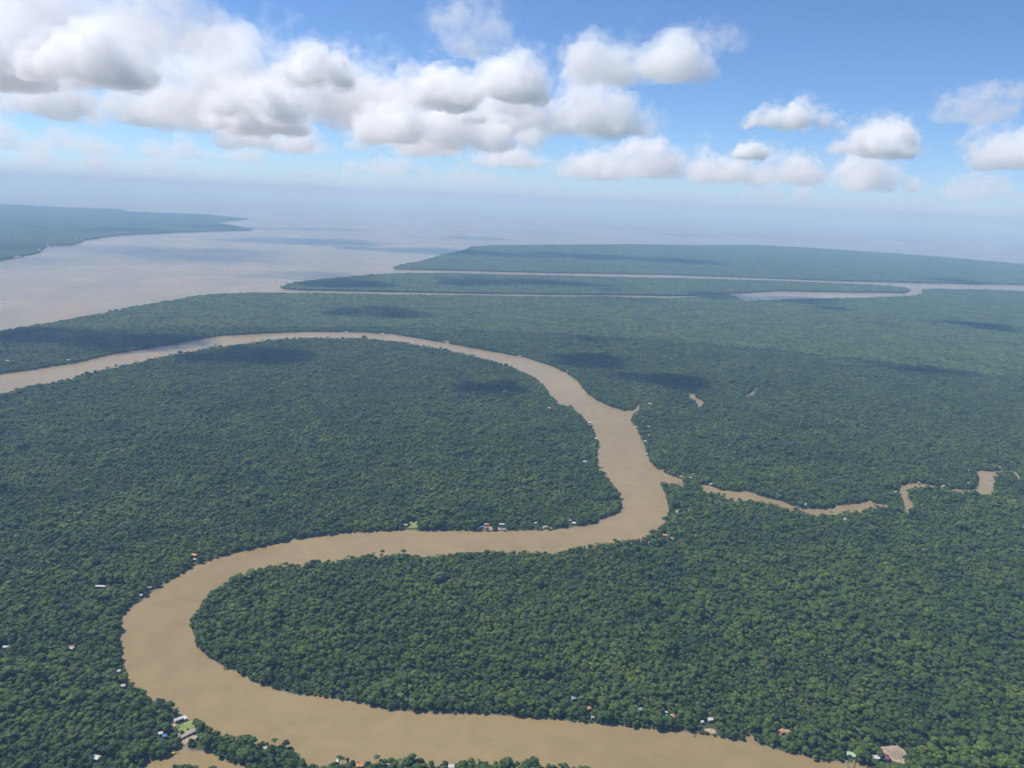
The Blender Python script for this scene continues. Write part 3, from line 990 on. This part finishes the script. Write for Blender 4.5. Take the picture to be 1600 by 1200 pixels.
# --- jetties and boats
dock((203, 1061), (192, 1059), 1.4, "thin jetty at the pair of houses on the left bank")
dock((1012, 682), (997, 682), 2.4, "upper jetty with a pale deck on the outer bank")
dock((1022, 699), (1005, 698.5), 2.2, "long jetty on the outer bank below the cream house")
dock((1000, 692), (1010, 690), 1.8, "short jetty under the cream house on the outer bank")
dock((1322, 1188), (1325, 1199), 1.6, "left jetty of the pale green house at the bottom right")
dock((1335, 1187), (1333, 1199), 1.6, "right jetty of the pale green house at the bottom right")
dock((529, 1182), (525, 1197), 2.6, "pale plank landing at the bottom edge left of the orange roof")
dock((1557, 750), (1570, 750), 2.0, "pale jetty at the right of the second creek pool")
dock((1515, 742), (1526, 745), 1.8, "thin jetty at the upper left of the second creek pool")
dock((697, 537), (706, 533), 3.0, "pale jetty in front of the long white far bank building")
boat(269, 1179, 8, 15, "yellow", "yellow boat moored in the bottom-left inlet", canopy=True)
boat(278, 1177, 7, -8, "white", "white boat moored beside the yellow one in the inlet")
boat(1038, 1137, 9, 80, "cream", "cream boat nosed into the lower bank below the orange house", canopy=True)
boat(845, 828.5, 9, 10, "blue", "blue boat moored at the middle bank", canopy=True)
boat(1086, 1149, 9, 60, "wood", "dark wooden boat at the lower bank beside bare mud")
boat(1547, 751, 8, 0, "white", "white boat afloat in the second creek pool")
boat(1001, 684.5, 8, 0, "white", "white boat at the end of the upper jetty")
boat(478, 402, 45, 10, "white", "white ship far out on the estuary", canopy=True)

# ------------------------------------------------------------------ the forest
near = grid_points(640, 3700, 5.5)
near = near[np.hypot(near[:, 0], near[:, 1]) < 3650]
near = near[shore_ok(near, 1.0)]
near = near[not_cleared(near)]
# natural openings: fallen trees and wet hollows
hole = np.array([mnoise.noise(Vector((x * .011, y * .011, 3.3))) + .6 * mnoise.noise(Vector((x * .045, y * .045, 8.1))) for x, y in near])
near = near[hole > -0.78 + rng.uniform(-.12, .12, len(near))]
nN = len(near)
cw = np.cumsum([k[3] for k in KINDS]); cw /= cw[-1]
idx = np.searchsorted(cw, rng.random(nN))
scl = np.clip(rng.normal(.89, .20, nN), .5, 1.55)
big = np.array([mnoise.noise(Vector((x * .004, y * .004, 21.0))) for x, y in near])
mid_ = np.array([mnoise.noise(Vector((x * .028, y * .028, 33.0))) for x, y in near])
scl *= 1 + .18 * big + .32 * mid_
em = rng.random(nN) < .03
scl[em] *= rng.uniform(1.25, 1.6, int(em.sum()))                    # emergents
rot = rng.uniform(0, 2 * math.pi, nN)
# bushes and leaning saplings that crowd the water's edge
bank = []
for lp in [river_w] + creeks_w:
    for i in range(len(lp)):
        a_, b_ = lp[i], lp[(i + 1) % len(lp)]
        L_ = (b_ - a_).length
        if min(a_.length, b_.length) > 2900 or L_ > 200: continue
        for k in range(max(1, int(L_ / 3.0))):
            p = a_.lerp(b_, rng.random())
            bank.append((p.x + rng.normal(0, 1.0), p.y + rng.normal(0, 1.0)))
bank = np.array(bank)
bx_, by_, bf_ = project(np.concatenate([bank, np.zeros((len(bank), 1))], 1))
bank = bank[(bx_ > -60) & (bx_ < 1660) & (by_ < 1260)]
gapn = np.array([mnoise.noise(Vector((x * .03, y * .03, 14.0))) for x, y in bank])
bank = bank[gapn > -.12]
bank = bank[not_cleared(bank)]
keepers = [ground(x, y, 4) for x, y in ((275, 1139), (284, 1146), (279, 1133), (293, 1136), (641, 818))]
bank = np.concatenate([bank, np.array([(q.x, q.y) for q in keepers])])
nb_ = len(bank)
near = np.concatenate([near, bank])
idx = np.concatenate([idx, rng.choice([7, 7, 6, 2, 0], nb_)])
scl = np.concatenate([scl, rng.uniform(.5, 1.05, nb_)])
rot = np.concatenate([rot, rng.uniform(0, 6.28, nb_)])
nN = len(near)
P3 = np.concatenate([near, np.full((nN, 1), LAND_Z - .1)], 1)
P3[-nb_:, 2] = .15

# the 300 trees that show largest stand as objects of their own
Q = P3 + np.array((0, 0, 7.0))
sx, sy, sf = project(Q)
cand = np.where((sx > 4) & (sx < 1596) & (sy > 300) & (sy < 1203))[0]
own = cand[np.argsort(sf[cand])[:300]]
isown = np.zeros(nN, bool); isown[own] = True
SPOTS = [(60, "in the bottom-left corner"), (128, "left of the lone white house, bottom left"), (180, "round the lone white house, bottom left"), (228, "left of the bottom-left inlet"),
         (290, "in front of the inlet boats, bottom left"), (345, "at the right end of the bottom-left inlet"), (410, "on the tip right of the inlet"), (482, "at the end of the tip beside the river"),
         (545, "by the plank landing at the bottom edge"), (592, "by the orange roof at the bottom edge"), (640, "right of the orange roof, bottom edge"), (690, "left of the white roof, bottom middle"),
         (730, "by the white roof, bottom middle"), (785, "right of the white roof, bottom middle"), (850, "towards the right end of the near bank"), (1000, "at the right end of the near bank"),
         (1312, "left of the pale green house, bottom right"), (1352, "by the pale green house, bottom right"), (1415, "by the maroon roof, bottom right"), (1470, "right of the timber frame, bottom right"),
         (1535, "near the bottom-right corner"), (1700, "in the bottom-right corner")]
def where_text(x):
    for lim, t in SPOTS:
        if x < lim: return t
TONE_NAMES = ["dark green", "mid green", "light green", "olive"]
for i in own:
    nm, cm, tm, _ = KINDS[idx[i]]
    o = empty(nm, P3[i], rot[i])
    o.scale = (scl[i],) * 3
    tone = TONE_NAMES[int(np.searchsorted([.36, .72, .94], rng.random()))]
    size = "tall " if scl[i] > 1.05 else ("low " if scl[i] < .74 else "")
    wt = where_text(sx[i])
    if nm == "palm_tree":
        setp(o, size + tone + " palm " + wt, "palm", "palms " + wt)
    else:
        setp(o, size + tone + " broadleaf tree " + wt, "tree", tone + " trees " + wt)
    for cn, me in (("trunk", tm), ("crown", cm)):
        c = bpy.data.objects.new(cn, me)
        COL.objects.link(c)
        c.parent = o
        if cn == "crown":
            c.material_slots[0].link = 'OBJECT'
            c.material_slots[0].material = MAT[tone]
scatter("rainforest", P3[~isown], rot[~isown], scl[~isown], idx[~isown], VARCOL, "dense green rainforest canopy on both sides of the river")

far1 = grid_points(2600, 8200, 16.0)
d1 = np.hypot(far1[:, 0], far1[:, 1])
far1 = far1[(d1 > 3640) & (d1 < 8000)]
far2 = grid_points(6200, 23000, 25.0)
d2 = np.hypot(far2[:, 0], far2[:, 1])
far2 = far2[(d2 >= 8000)]
far1 = far1[shore_ok(far1, 7.0)]; far1 = far1[not_cleared(far1)]
far2 = far2[shore_ok(far2, 12.0)]; far2 = far2[not_cleared(far2)]
PF = np.concatenate([far1, far2])
sF = np.concatenate([rng.normal(1.0, .12, len(far1)), rng.normal(1.35, .15, len(far2))])
P3F = np.concatenate([PF, np.full((len(PF), 1), 0.0)], 1)
scatter("distant_rainforest", P3F, rng.uniform(0, 6.28, len(PF)), sF, rng.integers(0, 5, len(PF)), GROVECOL, "hazy blue-green rainforest beyond the upper river and on the islands")
print("TREES", nN, "GROVES", len(PF))

# ------------------------------------------------------------------ clouds
_perm = np.random.default_rng(99).random(4096).astype(np.float32) * 2 - 1
def vnoise(Q):
    """smooth value noise, vectorised"""
    I = np.floor(Q).astype(np.int64); f = Q - I
    f = f * f * f * (f * (f * 6 - 15) + 10)
    def h(dx, dy, dz):
        return _perm[((I[:, 0] + dx) * 1619 + (I[:, 1] + dy) * 31337 + (I[:, 2] + dz) * 6971) % 4096]
    x, y, z = f[:, 0], f[:, 1], f[:, 2]
    c00 = h(0, 0, 0) * (1 - x) + h(1, 0, 0) * x; c10 = h(0, 1, 0) * (1 - x) + h(1, 1, 0) * x
    c01 = h(0, 0, 1) * (1 - x) + h(1, 0, 1) * x; c11 = h(0, 1, 1) * (1 - x) + h(1, 1, 1) * x
    return (c00 * (1 - y) + c10 * y) * (1 - z) + (c01 * (1 - y) + c11 * y) * z

def shell(blobs, shrink, H, seed, rough, voxel):
    """one closed skin round the cloud's puffs, roughened at several scales"""
    iv, jf = ICO2
    iv = iv * np.array((1.12, 1.12, .96))
    V = np.concatenate([iv * (br * shrink) + np.array(c) for c, br in blobs])
    Fa = np.concatenate([np.array(jf) + k * len(iv) for k in range(len(blobs))])
    me = bpy.data.meshes.new("puffs")
    me.from_pydata(V.tolist(), [], Fa.tolist())
    tmp = bpy.data.objects.new("puffs", me)
    TMPCOL.objects.link(tmp)
    md = tmp.modifiers.new("r", 'REMESH')
    md.mode = 'VOXEL'
    md.voxel_size = voxel
    PUFFS.append((tmp, me))
    return tmp

def roughen(out, H, seed, rough):
    nv = len(out.vertices)
    co = np.zeros(nv * 3, np.float32); out.vertices.foreach_get("co", co); co = co.reshape(-1, 3)
    no = np.zeros(nv * 3, np.float32); out.vertices.foreach_get("normal", no); no = no.reshape(-1, 3)
    q = co / (H * .40) + np.array((seed * 3.7 + 100, 100, 100))
    w = .40 * vnoise(q) + .26 * np.abs(vnoise(q * 2.3)) + .24 * np.abs(vnoise(q * 5.1)) + .13 * np.abs(vnoise(q * 10.4))
    co += no * (w * H * .42 * rough)[:, None]
    co[:, 2] += .05 * H * vnoise(q * .8 + 9)
    lo = H * .05
    low = co[:, 2] < lo
    co[low, 2] = lo + (co[low, 2] - lo) * .5
    out.vertices.foreach_set("co", co.ravel()); out.update()
    return float(co[:, 2].min())

PUFFS, JOBS = [], []
TMPCOL = bpy.data.collections.new("cloud_workshop")
scene.collection.children.link(TMPCOL)

def cumulus(base, W, D, H, label, seed, od, aniso=0.15, n=15):
    """heaps of puffs on a flat base; base is the middle of the underside"""
    rs = random.Random(seed)
    blobs = []
    for i in range(n):
        while True:
            u, v = rs.uniform(-1, 1), rs.uniform(-1, 1)
            if u * u + v * v < 1: break
        rr = math.sqrt(u * u + v * v)
        prof = 1 - rr ** 2.0
        lump = .45 + .55 * abs(math.sin(3.1 * u + seed) * math.cos(2.3 * v + seed * 1.7))
        top = H * max(.25, prof * lump + .12)
        br = max(min(top * .5, W * .2) * rs.uniform(.7, 1.1), H * .13)
        c = Vector((u * (W / 2 - br), v * (D / 2 - br * .8), rs.uniform(br * .45, max(br * .46, top - br))))
        blobs.append((c, br))
        for k in range(7):                     # smaller puffs boiling out of the large one
            dv = Vector((rs.gauss(0, 1), rs.gauss(0, 1), abs(rs.gauss(0, .8)))).normalized()
            r2 = br * rs.uniform(.2, .48)
            p = c + dv * br * rs.uniform(.85, 1.2)
            if p.z > r2 * .3: blobs.append((p, r2))
    o = empty("cloud", base, -math.atan2(base.x, base.y))
    o.empty_display_size = 50
    setp(o, label, "cloud", "clouds over the estuary")
    for nm, shrink, rough, frac, res in (("fringe", 1.22, 1.9, .10, 37), ("veil", 1.04, 1.45, .22, 42), ("body", .90, 1.2, .50, 66), ("core", .60, 1.0, .55, 40)):
        if od < 1.6 and nm == "core": continue
        JOBS.append((shell(blobs, shrink, H, seed + frac, rough, max(W, D) / res), o, nm, H, seed + frac, rough, od * frac / H, aniso))
    return o

def cloud(x0, x1, ytop, ybase, zb, label, seed, od, depth=0.6):
    """x0..x1 and ytop..ybase say how wide and tall it stands in the view, zb is the height of its base above the ground"""
    d = ray((x0 + x1) / 2, ybase)
    base = CAM + d * ((zb - CAM_H) / max(d.z, .012))
    k = (base - CAM).length / FPX
    W = (x1 - x0) * k * .9
    return cumulus(base, W, W * depth, max((ybase - ytop) * k * .9, W * .12), label, seed, od * .62)

def cloud_above(px, py, W, D, H, zb, label, seed, od):
    """stands on the sun's side of the ground at px, py, so that its shadow falls there"""
    g = ground(px, py, 12)
    return cumulus(g + sun_dir * (zb / sun_dir.z), W, D, H, label, seed, od)

CS = [   # where the shadow lies, width, depth, height, height of base, label, seed, optical depth
    (365, 553, 420, 420, 170, 900, "ragged low cloud at the left, whose shadow lies inside the left river bend", 51, 6),
    (205, 530, 460, 360, 170, 900, "low cloud at the left edge, just left of the ragged one", 52, 6),
    (45, 520, 460, 360, 170, 905, "low cloud mostly outside the left edge", 53, 6),
    (752, 602, 220, 200, 90, 900, "small tuft in the bank above the middle of the estuary", 54, 5),
    (905, 560, 310, 270, 115, 900, "small white heap left of the brightest cumulus", 55, 6),
    (1012, 592, 340, 360, 130, 900, "white heap in front of the brightest cumulus", 56, 6),
    (1435, 576, 420, 280, 80, 900, "thin grey wisp right of the brightest cumulus", 57, 4),
    (1515, 506, 680, 520, 130, 905, "low cloud in the right part of the long row", 58, 5),
    (565, 486, 560, 460, 200, 905, "broad low cloud under the left half of the bank", 59, 6),
    (790, 440, 1700, 1000, 280, 910, "long grey-white roll under the middle of the bank", 60, 6),
    (525, 442, 760, 500, 200, 910, "low bright roll of cloud under the left of the bank", 61, 6),
    (1295, 481, 260, 200, 80, 900, "tiny cloud in the long row right of centre", 62, 5),
    (930, 528, 280, 160, 60, 900, "faint tuft under the brightest cumulus", 63, 3),
]
for px_, py_, W_, D_, H_, zb, lab, sd, od in CS:
    cloud_above(px_, py_, W_, D_, H_ * 1.45, zb, lab, sd, od * .68)
CL = [   # left, right, top, base (where it stands in the view), height of base, label, seed, optical depth
    (-260, 300, -70, 128, 1400, "large soft cloud filling the top left corner", 1, 2.7),
    (190, 375, -30, 100, 1450, "soft right shoulder of the corner cloud at the top left", 31, 2.4),
    (205, 470, 72, 205, 1250, "tall white cumulus left in the bank, below the corner cloud", 2, 4.5),
    (410, 650, 84, 207, 1250, "broad white cumulus in the bank, two left of the brightest one", 3, 4.5),
    (560, 730, 112, 202, 1300, "greyish cumulus directly left of the brightest one", 32, 3.6),
    (680, 880, 110, 218, 1250, "brightest big white cumulus at the centre of the bank", 4, 5.5),
    (810, 1035, 128, 220, 1280, "white right half of the central cumulus bank", 33, 5.0),
    (-60, 210, 122, 190, 1300, "grey-white cloud under the corner cloud at the left edge", 5, 3.6),
    (90, 330, 118, 205, 1350, "white tufts between the corner cloud and the bank", 34, 3.6),
    (300, 545, 186, 240, 1150, "pale roll of cloud behind the low bright roll", 6, 3.4),
    (500, 760, 192, 246, 1150, "pale roll of cloud behind the long grey-white roll", 35, 3.4),
    (510, 690, 236, 276, 1150, "faint low cloud below the middle of the bank", 7, 2.4),
    (690, 890, 222, 266, 1150, "faint low cloud under the brightest cumulus", 8, 2.6),
    (840, 1010, 230, 284, 1150, "pale low cloud at the left end of the long row", 36, 2.8),
    (935, 1080, 218, 282, 1150, "left white tuft of the long row of small cumulus near the horizon", 9, 3.8),
    (1050, 1200, 226, 290, 1150, "right white tuft of the long row of small cumulus near the horizon", 37, 3.8),
    (1180, 1295, 228, 292, 1150, "small pointed white cumulus right of the long row", 10, 3.8),
    (1260, 1435, 248, 304, 1150, "low pale cumulus under the small round cloud on the right", 11, 3.0),
    (858, 985, 46, 134, 1400, "greyish left part of the lone puffy cloud high right of centre", 12, 2.8),
    (945, 1115, 38, 138, 1400, "bright right part of the lone puffy cloud high right of centre", 38, 4.0),
    (688, 790, -20, 98, 1450, "narrow upright greyish cloud at the top centre", 13, 2.4),
    (1322, 1410, 188, 248, 1150, "small round white cloud on the right", 14, 3.8),
    (1472, 1572, 132, 198, 1250, "small greyish cloud above the right edge cloud", 15, 2.4),
    (1512, 1700, 196, 272, 1150, "bright white cloud cut by the right edge", 16, 4.6),
    (1465, 1595, 274, 318, 1150, "faint low cloud near the horizon at the right edge", 17, 2.0),
    (40, 175, 200, 240, 1200, "faint little cloud low on the left", 18, 2.0),
    (215, 325, 214, 250, 1200, "faint little cloud low left, under the roll of cloud", 19, 2.2),
    (340, 430, 226, 256, 1200, "tiny faint cloud low left of centre", 39, 2.0),
    (-40, 45, 196, 236, 1200, "faint small cloud low at the left edge", 40, 2.0),
    (-30, 215, 232, 266, 1150, "very faint cloud streak low over the far left island", 41, 1.5),
    (130, 420, 244, 274, 1150, "very faint cloud streak left of centre just above the horizon", 42, 1.5),
    (400, 660, 256, 286, 1150, "very faint cloud streak above the open estuary near the horizon", 43, 1.5),
    (620, 900, 262, 292, 1150, "very faint cloud streak below the brightest cumulus near the horizon", 44, 1.5),
    (1100, 1330, 286, 314, 1150, "very faint cloud streak under the small pointed cumulus", 45, 1.5),
    (1300, 1520, 296, 324, 1150, "very faint cloud streak at the right just above the horizon", 46, 1.5),
    (1080, 1165, 34, 84, 1450, "thin veil trailing right from the lone puffy cloud", 21, 1.0),
]
for x0, x1, yt, yb, zb, lab, sd, od in CL:
    cloud(x0, x1, yt, yb, zb, lab, sd, od)
dg = bpy.context.evaluated_depsgraph_get()
SECOND = []
for tmp, par, nm, H_, sd, rough, dens, an in JOBS:
    me = bpy.data.meshes.new_from_object(tmp.evaluated_get(dg))
    roughen(me, H_, sd, rough)
    t2 = bpy.data.objects.new("puffs", me)          # skinned a second time, so that no fold crosses itself
    TMPCOL.objects.link(t2)
    md = t2.modifiers.new("r", 'REMESH')
    md.mode = 'VOXEL'
    md.voxel_size = tmp.modifiers[0].voxel_size * .9
    SECOND.append((t2, me, par, nm, dens, an, H_, sd))
dg = bpy.context.evaluated_depsgraph_get()
for t2, m0, par, nm, dens, an, hgt, sd in SECOND:
    me = bpy.data.meshes.new_from_object(t2.evaluated_get(dg))
    co = np.zeros(len(me.vertices) * 3, np.float32); me.vertices.foreach_get("co", co)
    me.name = nm
    me.materials.clear()
    cut = {"fringe": .50, "veil": .45, "body": .43}.get(nm)
    me.materials.append(mat_volume("cloud_vapour", (.999, .9995, 1.0), dens, an) if cut is None else mat_vapour(dens * {"fringe": 2.2, "veil": 1.8, "body": 1.35}[nm], an, hgt * .32, cut, sd))
    link(nm, me, None, par, (0, 0, max(0.0, -float(co[2::3].min()))))
    PUFFS.append((t2, m0))
for tmp, me in PUFFS:
    bpy.data.objects.remove(tmp); bpy.data.meshes.remove(me)
bpy.data.collections.remove(TMPCOL)

# ------------------------------------------------------------------ haze
hz = MB().box(-WR - 2000, WR + 2000, -WR - 2000, WR + 2000, -3.0, HAZE_TOP).mesh("haze")
hm = mat_volume("humid_air", HAZE_COLOR, HAZE_DENSITY, 0.0)
hm.node_tree.nodes["Principled Volume"].inputs["Absorption Color"].default_value = (.44, .40, .40, 1)
hz.materials.append(hm)
setp(link("haze", hz), kind="stuff")
